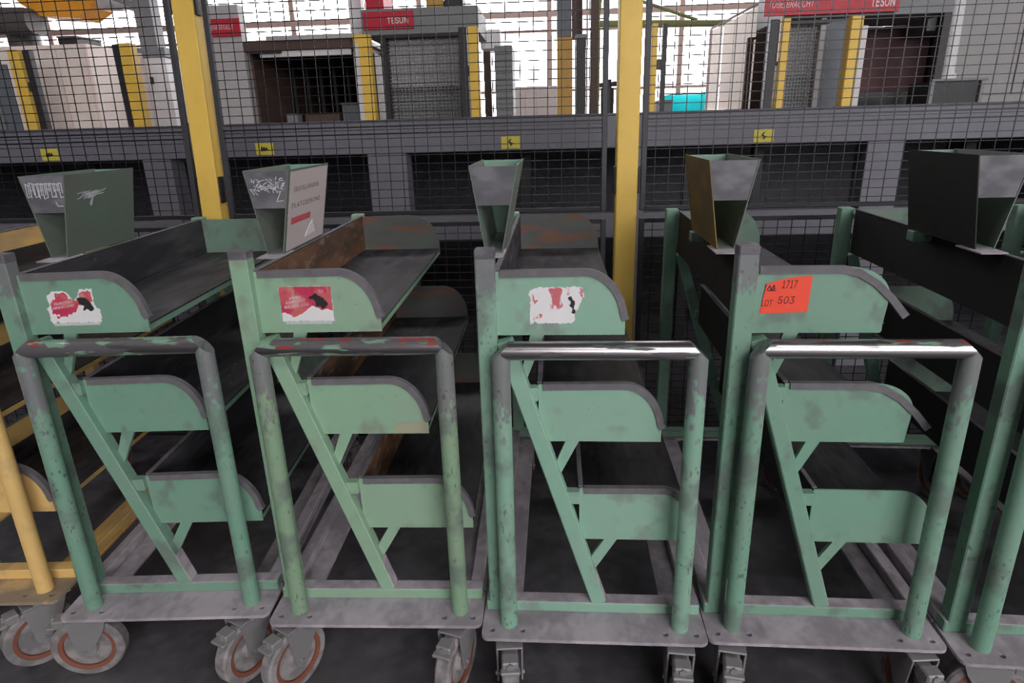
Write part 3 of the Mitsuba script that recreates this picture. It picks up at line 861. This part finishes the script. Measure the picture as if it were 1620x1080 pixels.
def mesh_panel(x0, x1, z0, z1, label, px=0.0575, pz=0.0347, doubles=(), lean0=0.0, lean1=0.0):
    t = thing('mesh_panel', label, 'fence panel', 'black mesh panels of the machine fence')
    y = FY + 0.034

    def lean(m):   # the panel follows its two posts
        m = m.copy()
        v = m.vertices.copy()
        k = (v[:, 0] - x0) / (x1 - x0)
        v[:, 0] += v[:, 2] * (lean0 * (1 - k) + lean1 * k)
        m.vertices = v
        return m

    f, w = 0.011, 0.0014
    part(t, 'frame_tube', lean(cbox(x0, x0 + 2 * f, y - f, y + f, z0, z1, 0.002)), 'frame_dark_grey')
    part(t, 'frame_tube', lean(cbox(x1 - 2 * f, x1, y - f, y + f, z0, z1, 0.002)), 'frame_dark_grey')
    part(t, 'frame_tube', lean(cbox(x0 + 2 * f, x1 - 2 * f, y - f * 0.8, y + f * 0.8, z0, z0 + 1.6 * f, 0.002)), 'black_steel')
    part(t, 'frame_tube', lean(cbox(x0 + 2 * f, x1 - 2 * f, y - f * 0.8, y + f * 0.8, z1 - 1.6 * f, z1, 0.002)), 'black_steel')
    ms = []
    for x in np.arange(x0 + 2 * f + px * 0.6, x1 - 2 * f, px):
        ms.append(bx(x - w, x + w, y - 2 * w, y, z0 + f, z1 - f))
    for z in np.arange(z0 + 1.6 * f + pz * 0.6, z1 - 1.6 * f, pz):
        ms.append(bx(x0 + f, x1 - f, y, y + 2 * w, z - w, z + w))
    for z in doubles:
        ms.append(bx(x0 + f, x1 - f, y - 0.006, y + 0.004, z - 0.003, z + 0.003))
    part(t, 'wire_grid', lean(cat(ms)), 'mesh_wire_black', kind='stuff')


for x0, x1, n, la, lb in ((-3.20, -1.582, 'left of the leaning fence post', 0.0379, 0.0379), (-1.448, 0.238, 'between the two yellow fence posts', 0.0379, -0.0044), (0.378, 2.05, 'right of the upright fence post', -0.0044, 0.0)):
    mesh_panel(x0, x1, 1.178, 2.75, f'upper black wire mesh panel {n}', doubles=(1.512, 1.541), lean0=la, lean1=lb)
    mesh_panel(x0, x1, 0.12, 1.145, f'lower black wire mesh panel {n}', lean0=la, lean1=lb)

# ------------------------------------------------------------------ raised machine bed behind the fence
BY, BZ = 3.90, 1.585
b = thing('machine_bed', 'long grey raised steel machine bed behind the mesh fence', 'machine bed')
part(b, 'front_beam', cbox(-5.2, 4.6, BY, BY + 0.10, 1.392, BZ - 0.012, 0.004), 'bench_grey_paint')
part(b, 'deck', cbox(-7.2, 5.2, BY - 0.006, 9.0, BZ - 0.012, BZ, 0.003), 'bench_grey_paint')
part(b, 'lower_beam', cbox(-5.2, 4.6, BY + 0.02, BY + 0.10, 0.86, 1.01, 0.004), 'bench_grey_paint')
for x0, x1 in ((-4.20, -4.0), (-2.52, -2.34), (-1.105, -0.868), (0.40, 0.56), (1.825, 2.03), (3.4, 3.6)):
    part(b, 'leg', cbox(x0, x1, BY + 0.005, BY + 0.16, 0.0, 1.3915, 0.004), 'bench_grey_paint')
part(b, 'back_panel', bx(-7.2, 5.2, 8.96, 8.98, 0.0, BZ - 0.013), 'bench_grey_paint')  # added to close the bed so its openings stay dark
for x in (-7.2, 5.18):
    part(b, 'end_panel', bx(x, x + 0.02, 4.1, 8.955, 0.0, BZ - 0.013), 'bench_grey_paint')  # unseen end panels added to keep light out under the deck
for x in (-3.3, -1.75, -0.2, 0.9, 1.35, 2.7):
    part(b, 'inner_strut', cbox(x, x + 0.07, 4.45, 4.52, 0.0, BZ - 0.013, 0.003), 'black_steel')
for i, (x, sc_, where) in enumerate(((-3.155, -0.07, 'far left'), (-1.785, 0.0, 'above the placard cart'), (-0.29, 0.0, 'left of the upright post'), (1.175, 0.0, 'right of the upright post'))):
    k = part(b, 'warning_tag', cbox(x, x + 0.112, BY - 0.0022, BY - 0.0002, 1.402, 1.472, 0.0005), 'tag_yellow', label='yellow warning tag with a dark symbol')
    c = (x + 0.054, 1.437)
    if i >= 2:
        sgl = [[(0.004, 0.018), (-0.006, 0.010), (-0.010, 0.002), (0.001, 0.001), (0.008, -0.005), (0.001, -0.017)], [(-0.004, 0.006), (0.004, -0.010)], [(0.001, -0.017), (0.016, -0.004)]]
    else:
        sgl = [[(-0.022, -0.006), (-0.014, 0.012), (-0.010, -0.006), (0.0, 0.010), (0.002, -0.010), (0.014, 0.008), (0.018, -0.008)], [(-0.02, -0.01), (0.02, -0.004)]]
    part(k, 'symbol', cat([xz_extrude(LineString([(c[0] + a_, c[1] + b_) for a_, b_ in s]).buffer(0.0034, quad_segs=2), BY - 0.0028, BY - 0.0023) for s in sgl]), 'print_black')


def unit(name, label, cat_, pieces, group=None):
    """a machine or cabinet made of named boxes: (part name, material, x0, x1, y0, y1, z0, z1)"""
    t = thing(name, label, cat_, group)
    for pn, m, *d in pieces:
        if isinstance(d[0], trimesh.Trimesh):
            part(t, pn, d[0], m, smooth=40)
        else:
            part(t, pn, cbox(*d, 0.003), m)
    return t


Z0 = BZ + 0.0005
# cream cabinet, left
cc = unit('control_cabinet', 'cream cabinet with seams and vents between two yellow light curtain posts', 'cabinet', [
    ('body', 'machine_cream', -4.44, -3.63, 5.22, 5.95, Z0, 2.23)])
for i, (a, b_) in enumerate(((-4.30, -4.10), (-4.09, -3.88), (-3.87, -3.65))):
    part(cc, 'door_panel', cbox(a, b_, 5.20, 5.2195, Z0 + 0.02, 2.21, 0.002), 'machine_cream')
part(cc, 'side_panel', cbox(-4.43, -4.31, 5.20, 5.2195, Z0 + 0.02, 2.10, 0.002), 'machine_blue_grey', label='grey side strip of the cabinet')
for k in range(6):
    part(cc, 'vent_slat', cbox(-4.25, -4.13, 5.192, 5.1998, 1.62 + k * 0.035, 1.633 + k * 0.035, 0.001), 'machine_brown')
unit('dark_box', 'dark box lying on top of the cream cabinet', 'box', [('body', 'curtain_black', -3.98, -3.82, 5.4, 5.7, 2.2305, 2.30), ('lid', 'robot_dark_grey', -3.985, -3.815, 5.395, 5.705, 2.3003, 2.315)])
# light curtains
def curtain(label, yx, bxs, y, wx_=None, beige=None, z1=2.135):
    t = thing('light_curtain_post', label, 'safety post', 'yellow light curtain posts on the machine bed')
    part(t, 'column', cbox(yx[0], yx[1], y - 0.03, y + 0.05, Z0, z1, 0.004), 'curtain_yellow')
    if bxs:
        part(t, 'sensor_strip', cbox(bxs[0], bxs[1], y - 0.01, y + 0.04, Z0, z1 - 0.003, 0.003), 'curtain_black', label='black sensor strip')
        za = 1.86
        part(t, 'clamp', cbox(min(yx[1], bxs[1]) - 0.004, max(yx[0], bxs[0]) + 0.004, y - 0.012, y + 0.03, za, za + 0.06, 0.002), 'curtain_black')
    if wx_:
        part(t, 'cover_strip', cbox(wx_[0], wx_[1], y - 0.036, y - 0.0303, Z0, z1 - 0.06, 0.001), 'curtain_white', label='white cover strip')
    if beige:
        part(t, 'cover_strip', cbox(beige[0], beige[1], y - 0.02, y + 0.03, 1.88, z1, 0.002), 'machine_cream', label='beige cover strip')


curtain('yellow light curtain post with a black strip, first from the left, beside the cream cabinet', (-3.84, -3.758), (-3.745, -3.695), 4.7)
curtain('yellow light curtain post right of the cream cabinet, black strip on its left', (-3.018, -2.93), (-3.075, -3.025), 4.7, z1=2.15)
curtain('yellow light curtain post with a white cover strip, left of the grey lattice window', (-1.315, -1.205), None, 4.6, wx_=(-1.312, -1.280))
curtain('yellow light curtain post right of the grey lattice window', (-0.54, -0.476), (-0.605, -0.553), 4.6, z1=2.16)
curtain('thin yellow light curtain post just right of the upright fence post', (0.668, 0.705), (0.742, 0.770), 4.6)
curtain('yellow light curtain post with a beige strip, left of the pale lattice window', (1.492, 1.545), (1.425, 1.480), 4.6, beige=(1.4805, 1.4915))
curtain('yellow light curtain post with a white strip, beside the dark maroon bay', (1.925, 2.0), None, 4.6, wx_=(1.992, 2.028))
# robot
t = thing('robot_arm', 'orange robot arm with dark grey motors above the left machines', 'robot')
part(t, 'pedestal', cat([cyl((-5.60, 7.1, Z0), (-5.60, 7.1, 1.95), 0.26, 28), cyl((-5.60, 7.1, 1.95), (-5.60, 7.1, 2.62), 0.15, 24)]), 'robot_dark_grey', smooth=40)
part(t, 'motor', cyl((-5.95, 6.95, 2.72), (-5.28, 6.95, 2.68), 0.13, 28), 'robot_dark_grey', smooth=40)
part(t, 'motor', cyl((-5.42, 6.72, 2.66), (-5.16, 6.72, 2.65), 0.115, 28), 'robot_dark_grey', smooth=40)
arm = trimesh.convex.convex_hull(np.array([(x, y, z) for y in (6.85, 7.2) for x, z in ((-5.50, 3.02), (-5.36, 2.84), (-5.18, 2.72), (-4.80, 2.69), (-4.62, 2.78), (-4.58, 2.95), (-4.75, 3.15))]))
part(t, 'upper_arm', arm, 'robot_orange')
part(t, 'wrist', cat([cyl((-4.62, 7.0, 2.86), (-4.36, 7.0, 2.84), 0.085, 24), cyl((-4.36, 7.0, 2.84), (-4.22, 7.0, 2.80), 0.06, 20)]), 'curtain_white', smooth=40)
# left background units
unit('side_cabinet', 'blue grey cabinet at the far left edge behind the mesh', 'cabinet', [('body', 'machine_blue_grey', -5.35, -4.62, 5.7, 6.3, Z0, 2.18), ('door_panel', 'machine_mid_grey', -5.30, -4.86, 5.68, 5.6995, Z0 + 0.03, 2.14), ('pipe', 'curtain_white', -4.615, -4.585, 5.7, 5.73, Z0, 2.25)])
unit('support_column', 'grey steel column rising left of the leaning fence post', 'column', [('shaft', 'machine_mid_grey', -3.97, -3.80, 6.5, 6.65, Z0, 4.2), ('foot', 'machine_mid_grey', -4.02, -3.75, 6.45, 6.70, Z0, 1.62), ('arm', 'machine_mid_grey', beam((-4.6, 6.55, 2.98), (-3.97, 6.55, 2.72), 0.06, 0.06))])
unit('white_cabinet', 'small white cabinet with a dark handle left of the leaning fence post', 'cabinet', [('body', 'machine_white', -3.74, -3.46, 6.0, 6.3, Z0, 2.2), ('handle', 'curtain_black', -3.63, -3.60, 5.985, 5.9995, 1.98, 2.04), ('lid', 'machine_mid_grey', -3.76, -3.44, 5.98, 6.32, 2.2003, 2.28)])
unit('floor_motor', 'dark motor standing left of the leaning fence post', 'motor', [('housing', 'curtain_black', cyl((-3.02, 5.6, Z0), (-3.02, 5.6, 1.78), 0.07, 20)), ('cap', 'curtain_black', cyl((-3.02, 5.6, 1.78), (-3.02, 5.6, 1.83), 0.05, 20)), ('base', 'machine_brown', -3.14, -2.78, 5.5, 5.7, Z0, 1.63)])
# machine with dark bay
m2 = unit('press_machine', 'grey machine with dark open bay and small red sign right of the leaning post', 'machine', [
    ('side_column', 'machine_grey', -2.58, -2.27, 5.0, 5.10, Z0, 2.42),
    ('bay_side', 'machine_brown', -2.295, -2.255, 5.1005, 8.3795, Z0, 2.1045),
    ('bay_side', 'machine_brown', -1.40, -1.38, 5.3505, 8.3795, Z0, 2.1044),
    ('bay_roof', 'machine_brown', -2.30, -1.38, 5.9005, 8.3795, 2.1045, 2.16),
    ('back_panel', 'machine_brown', -2.32, -1.36, 8.38, 8.40, Z0, 2.17),
    ('top_cover', 'machine_brown', -2.268, -1.46, 5.0, 5.9, 2.105, 2.168),
    ('roof_sheet', 'machine_grey', -2.08, -1.42, 4.98, 5.92, 2.1685, 2.20),
    ('light_strip', 'machine_white', -2.16, -1.47, 5.02, 5.05, 2.062, 2.1045),
    ('side_column', 'machine_white', -1.505, -1.41, 5.2, 5.3, Z0, 2.85),
    ('orange_strip', 'machine_ochre', -1.415, -1.385, 5.05, 5.10, Z0, 2.09)])
for k in range(6):
    x = -2.20 + k * 0.118
    part(m2, 'bay_bar', cbox(x, x + 0.026, 5.70, 5.74, Z0, 2.104, 0.003), 'curtain_black')
sg = part(m2, 'sign', cbox(-2.525, -2.262, 4.982, 4.9995, 2.210, 2.328, 0.002), 'sign_red', label='small red sign with pale letters')
m = fit_text('VERRIEGELT', 0.19, 0.032, depth=0.001)
m.apply_translation((-2.50, 4.9815, 2.255))
part(sg, 'lettering', m, 'sign_white')
part(m2, 'hook', cat([cbox(-2.22, -1.98, 4.985, 5.0, 2.085, 2.10, 0.002)]), 'curtain_black')
unit('grey_bin', 'small grey bin in the dark bay', 'bin', [('body', 'machine_blue_grey', -1.62, -1.44, 5.15, 5.35, Z0, 1.72), ('rim', 'machine_mid_grey', -1.63, -1.43, 5.14, 5.36, 1.7205, 1.735)])
unit('beige_carton', 'low brown carton in the dark bay', 'carton', [('body', 'machine_brown', -1.94, -1.66, 5.2, 5.4, Z0, 1.66), ('flap', 'machine_brown', -1.93, -1.67, 5.19, 5.30, 1.6605, 1.668)])
unit('grey_carton', 'small grey carton in the dark bay', 'carton', [('body', 'machine_mid_grey', -2.09, -2.0, 5.2, 5.3, Z0, 1.655), ('lid', 'machine_mid_grey', -2.092, -1.998, 5.198, 5.302, 1.6555, 1.668)])


def lattice(t, x0, x1, y, z0, z1, mat, back, n, mrows):
    zm = z0 + 0.42 * (z1 - z0)
    part(t, 'window_sheet', bx(x0, x1, y + 0.05, y + 0.06, zm, z1), back)
    part(t, 'window_sheet', bx(x0, x1, y + 0.05, y + 0.06, z0, zm - 0.004), 'machine_mid_grey')
    ms = [bx(x - 0.003, x + 0.003, y, y + 0.006, z0, z1) for x in np.linspace(x0, x1, n)[1:-1]]
    ms += [bx(x0, x1, y, y + 0.006, z - 0.003, z + 0.003) for z in np.linspace(z0, z1, mrows)[1:-1]]
    part(t, 'lattice', cat(ms), mat, kind='stuff')


m3 = unit('lattice_machine', 'grey machine with lattice window, grey header and red sign in the middle', 'machine', [
    ('header', 'machine_mid_grey', -1.335, -0.50, 4.9, 5.5, 2.168, 2.335),
    ('body', 'machine_mid_grey', -1.25, -0.62, 5.2, 5.5, Z0, 2.1675),
    ('frame_post', 'curtain_black', -1.215, -1.172, 4.9, 4.96, Z0, 2.1675),
    ('frame_post', 'curtain_black', -0.612, -0.585, 4.9, 4.96, Z0, 2.1675),
    ('frame_rail', 'curtain_black', -1.172, -0.612, 4.9, 4.94, 2.145, 2.1675),
    ('mid_rail', 'curtain_black', -1.172, -0.612, 4.96, 4.98, 1.80, 1.815)])
lattice(m3, -1.172, -0.612, 4.95, Z0, 2.145, 'machine_mid_grey', 'lattice_grey', 22, 24)
sg = part(m3, 'sign', cbox(-1.318, -0.958, 4.885, 4.8995, 2.203, 2.318, 0.002), 'sign_red', label='red sign with a pale word')
ms = [fit_text('TESUN', 0.15, 0.042, depth=0.001, bold=True)]
ms[0].apply_translation((-1.145, 4.8845, 2.236))
part(sg, 'lettering', cat(ms), 'sign_white')
part(m3, 'upper_block', cbox(-1.32, -1.19, 5.0, 5.3, 2.3353, 2.60, 0.004), 'sign_red', label='red block above the sign')
part(m3, 'orange_cap', cbox(-0.88, -0.76, 5.0, 5.2, 2.3353, 2.41, 0.01), 'machine_ochre', label='orange housing on the header')
part(m3, 'dark_cap', cbox(-0.75, -0.62, 5.0, 5.2, 2.3353, 2.42, 0.01), 'curtain_black', label='dark housing on the header')
# right of it
gc = unit('ribbed_cabinet', 'narrow grey ribbed cabinet right of the lattice machine', 'cabinet', [('body', 'machine_mid_grey', -0.435, -0.295, 5.42, 5.8, Z0, 2.13), ('cable_box', 'machine_white', -0.56, -0.40, 5.6, 5.8, 2.1305, 2.27)])
for k in range(11):
    part(gc, 'rib', cbox(-0.432, -0.298, 5.408, 5.4195, 1.61 + k * 0.046, 1.645 + k * 0.046, 0.002), 'machine_mid_grey')
unit('brown_column', 'thin brown column between lattice machine and ribbed cabinet', 'column', [('shaft', 'machine_brown', -0.580, -0.520, 6.0, 6.06, Z0, 2.23), ('foot', 'machine_brown', -0.60, -0.50, 5.98, 6.08, Z0, 1.60)])
lc = unit('low_cabinet', 'low beige cabinet in front of the bright window', 'cabinet', [('body', 'machine_cream', -0.43, 0.10, 8.0, 8.4, Z0, 1.94), ('top', 'machine_white', -0.44, 0.11, 7.98, 8.42, 1.9405, 1.965)])
for k in range(4):
    part(lc, 'door_panel', cbox(-0.42 + k * 0.13, -0.30 + k * 0.13, 7.985, 7.9995, 1.61, 1.92, 0.002), 'machine_cream')
unit('ochre_column', 'ochre machine column with dark grey upper half left of the upright fence post', 'column', [('lower_housing', 'machine_ochre', 0.058, 0.172, 5.2, 5.45, Z0, 2.15), ('upper_housing', 'machine_blue_grey', 0.058, 0.165, 5.2, 5.45, 2.1505, 3.2)])
unit('black_column', 'short black column right of the ochre column', 'column', [('shaft', 'curtain_black', 0.212, 0.288, 5.5, 5.6, Z0, 2.17), ('cap', 'machine_mid_grey', 0.205, 0.295, 5.49, 5.61, 2.1705, 2.2)])
unit('brown_pillar', 'dark brown tall pillar left of the upright fence post', 'column', [('shaft', 'machine_brown', 0.325, 0.385, 5.5, 5.56, Z0, 3.3), ('shaft', 'machine_brown', 0.185, 0.27, 5.75, 5.8, 2.2, 3.3), ('tie', 'machine_brown', 0.185, 0.385, 5.64, 5.74, 3.2, 3.3), ('strip', 'curtain_white', 0.292, 0.306, 5.56, 5.57, Z0, 3.3)])
unit('black_pump', 'dark pump standing just left of the upright fence post', 'pump', [('housing', 'curtain_black', cyl((0.465, 5.5, Z0), (0.465, 5.5, 1.80), 0.052, 20)), ('neck', 'curtain_black', cyl((0.465, 5.5, 1.80), (0.465, 5.5, 1.86), 0.03, 16)), ('side_arm', 'curtain_black', cyl((0.40, 5.5, 1.82), (0.54, 5.5, 1.83), 0.018, 14))])
# green overhead pipe frame
unit('pipe_frame', 'olive green overhead pipe frame right of the upright fence post', 'frame', [('rail', 'pipe_green', cyl((0.55, 8.4, 2.66), (2.6, 8.4, 2.60), 0.038, 16)), ('leg', 'pipe_green', cyl((0.58, 8.4, Z0), (0.58, 8.4, 2.66), 0.03, 14)), ('leg', 'pipe_green', cyl((2.55, 8.4, Z0), (2.55, 8.4, 2.60), 0.03, 14)), ('brace', 'pipe_green', cyl((0.62, 8.45, 3.05), (1.75, 8.4, 2.66), 0.018, 12)), ('leg_top', 'pipe_green', cyl((0.58, 8.42, 2.66), (0.62, 8.45, 3.07), 0.02, 12))])
tc = unit('turquoise_crate', 'bright turquoise open plastic crate in front of the bright window', 'crate', [('bottom', 'crate_turquoise', 1.24, 1.60, 7.0, 7.4, Z0, Z0 + 0.008)]
          + [('rim', 'crate_turquoise', a, b_, c, d, 1.786, 1.80) for a, b_, c, d in ((1.23, 1.61, 6.99, 7.0), (1.23, 1.61, 7.4, 7.41), (1.23, 1.24, 7.0, 7.4), (1.60, 1.61, 7.0, 7.4))])
for p_, q_ in (((1.24, 7.0), (1.60, 7.0)), ((1.60, 7.0), (1.60, 7.4)), ((1.60, 7.4), (1.24, 7.4)), ((1.24, 7.4), (1.24, 7.0))):
    v = np.array([(*p_, Z0 + 0.009), (*q_, Z0 + 0.009), (*q_, 1.7855), (*p_, 1.7855)])
    part(tc, 'wall_sheet', (v, np.array([[0, 1, 2], [0, 2, 3]])), 'crate_plastic')
unit('dark_case', 'dark grey case beside the thin yellow light curtain post', 'case', [('body', 'machine_blue_grey', 0.80, 0.90, 5.0, 5.2, Z0, 1.665), ('lid', 'machine_blue_grey', 0.798, 0.902, 4.998, 5.202, 1.6653, 1.68)])
km = unit('sloped_machine', 'pale pinkish translucent machine hood with a sloping top edge', 'machine', [
    ('body', 'machine_brown', xz_extrude(Polygon([(1.70, Z0), (2.15, Z0), (2.15, 2.60), (1.70, 2.40)]), 5.83, 6.6)),
    ('base_plinth', 'machine_cream', 1.30, 1.69, 5.78, 5.86, Z0, 1.615),
    ('edge_bar', 'machine_cream', 1.318, 1.338, 5.80, 5.82, 1.6155, 2.238),
    ('top_bar', 'machine_cream', beam((1.325, 5.81, 2.240), (1.99, 5.81, 2.555), 0.018, 0.018))])
for i in range(4):   # translucent sheets side by side, daylight shows through
    a_, b_ = 1.340 + 0.09 * i, 1.340 + 0.09 * (i + 1) - 0.006
    zt_ = lambda x: 2.236 + (x - 1.325) * 0.4737
    v = np.array([(a_, 5.815, 1.616), (b_, 5.815, 1.616), (b_, 5.815, zt_(b_) - 0.012), (a_, 5.815, zt_(a_) - 0.012)])
    part(km, 'hood_sheet', (v, np.array([[0, 1, 2], [0, 2, 3]])), 'translucent_sheet')
unit('brown_stand', 'thin dark brown stand in front of the sloped machine', 'stand', [('shaft', 'machine_brown', 1.512, 1.556, 5.38, 5.42, Z0, 2.12), ('arm', 'machine_brown', beam((1.534, 5.40, 2.10), (1.64, 5.40, 2.145), 0.016, 0.016)), ('foot', 'machine_brown', 1.48, 1.60, 5.34, 5.46, Z0, 1.60)])
# machine with long red sign
m4 = unit('sign_machine', 'grey machine with long red sign and dark maroon bay on the right', 'machine', [
    ('header', 'machine_mid_grey', 1.60, 2.72, 4.9, 5.5, 2.175, 2.62),
    ('window_frame', 'machine_grey', 1.56, 1.635, 4.92, 5.0, Z0, 2.1745),
    ('side_panel', 'machine_blue_grey', 1.905, 2.12, 4.95, 5.5, Z0, 2.1745),
    ('frame_rail', 'curtain_black', 1.54, 1.92, 4.88, 4.8995, 2.135, 2.160),
    ('window_edge', 'machine_grey', 1.868, 1.9045, 4.92, 5.0, Z0, 2.1745),
    ('bay_back', 'machine_maroon', 2.12, 2.92, 5.50, 5.52, Z0, 2.1745),
    ('rear_header', 'machine_mid_grey', 2.7205, 2.955, 5.2, 5.5, 2.10, 2.62),
    ('bay_side', 'curtain_black', 2.9205, 2.95, 5.2, 5.52, Z0, 2.0995),
    ('bay_sill', 'curtain_black', 2.12, 2.84, 5.2, 5.4995, Z0, 1.70),
    ('frame_post', 'curtain_black', 2.665, 2.72, 4.9, 4.98, Z0, 2.1745)])
lattice(m4, 1.636, 1.867, 4.95, Z0, 2.14, 'machine_mid_grey', 'machine_grey', 12, 24)
sg = part(m4, 'sign', cbox(1.458, 2.345, 4.862, 4.8795, 2.190, 2.36, 0.002), 'sign_red', label='long red sign with pale letters')
m_a = fit_text('TOBEIBRAUCHT', 0.30, 0.045, depth=0.001, italic=0.2); m_a.apply_translation((1.485, 4.8615, 2.236))
m_b = fit_text('TESUN', 0.155, 0.06, depth=0.001, bold=True); m_b.apply_translation((2.155, 4.8615, 2.222))
part(sg, 'slanted_word', m_a, 'sign_white')
part(sg, 'block_word', m_b, 'sign_white')
unit('white_pipe', 'white vertical pipe right of the maroon bay', 'pipe', [('pipe', 'machine_white', cyl((2.83, 5.05, 1.79), (2.80, 5.05, 3.2), 0.05, 24)), ('collar', 'machine_white', cyl((2.832, 5.05, 1.76), (2.832, 5.05, 1.80), 0.062, 24)), ('stem', 'machine_mid_grey', cyl((2.832, 5.05, Z0), (2.832, 5.05, 1.76), 0.035, 20))])
cr = unit('frame_crate', 'dark open crate with grey frame in front of the maroon bay', 'crate', [('body', 'curtain_black', 2.405, 2.70, 4.42, 4.7, Z0, 1.722), ('frame_rail', 'machine_mid_grey', 2.39, 2.73, 4.40, 4.4195, 1.722, 1.737)])
for a in (2.388, 2.690):
    part(cr, 'frame_post', cbox(a, a + 0.022, 4.40, 4.4195, Z0, 1.7215, 0.002), 'machine_mid_grey')
wc = unit('wall_cabinet', 'large light grey cabinet at the right edge behind the mesh', 'cabinet', [('body', 'cabinet_grey', 2.96, 4.5, 5.32, 6.2, Z0, 3.2)])
for k in range(3):
    part(wc, 'door_panel', cbox(2.975 + k * 0.5, 3.465 + k * 0.5, 5.305, 5.3195, 1.66, 3.1, 0.002), 'cabinet_grey')
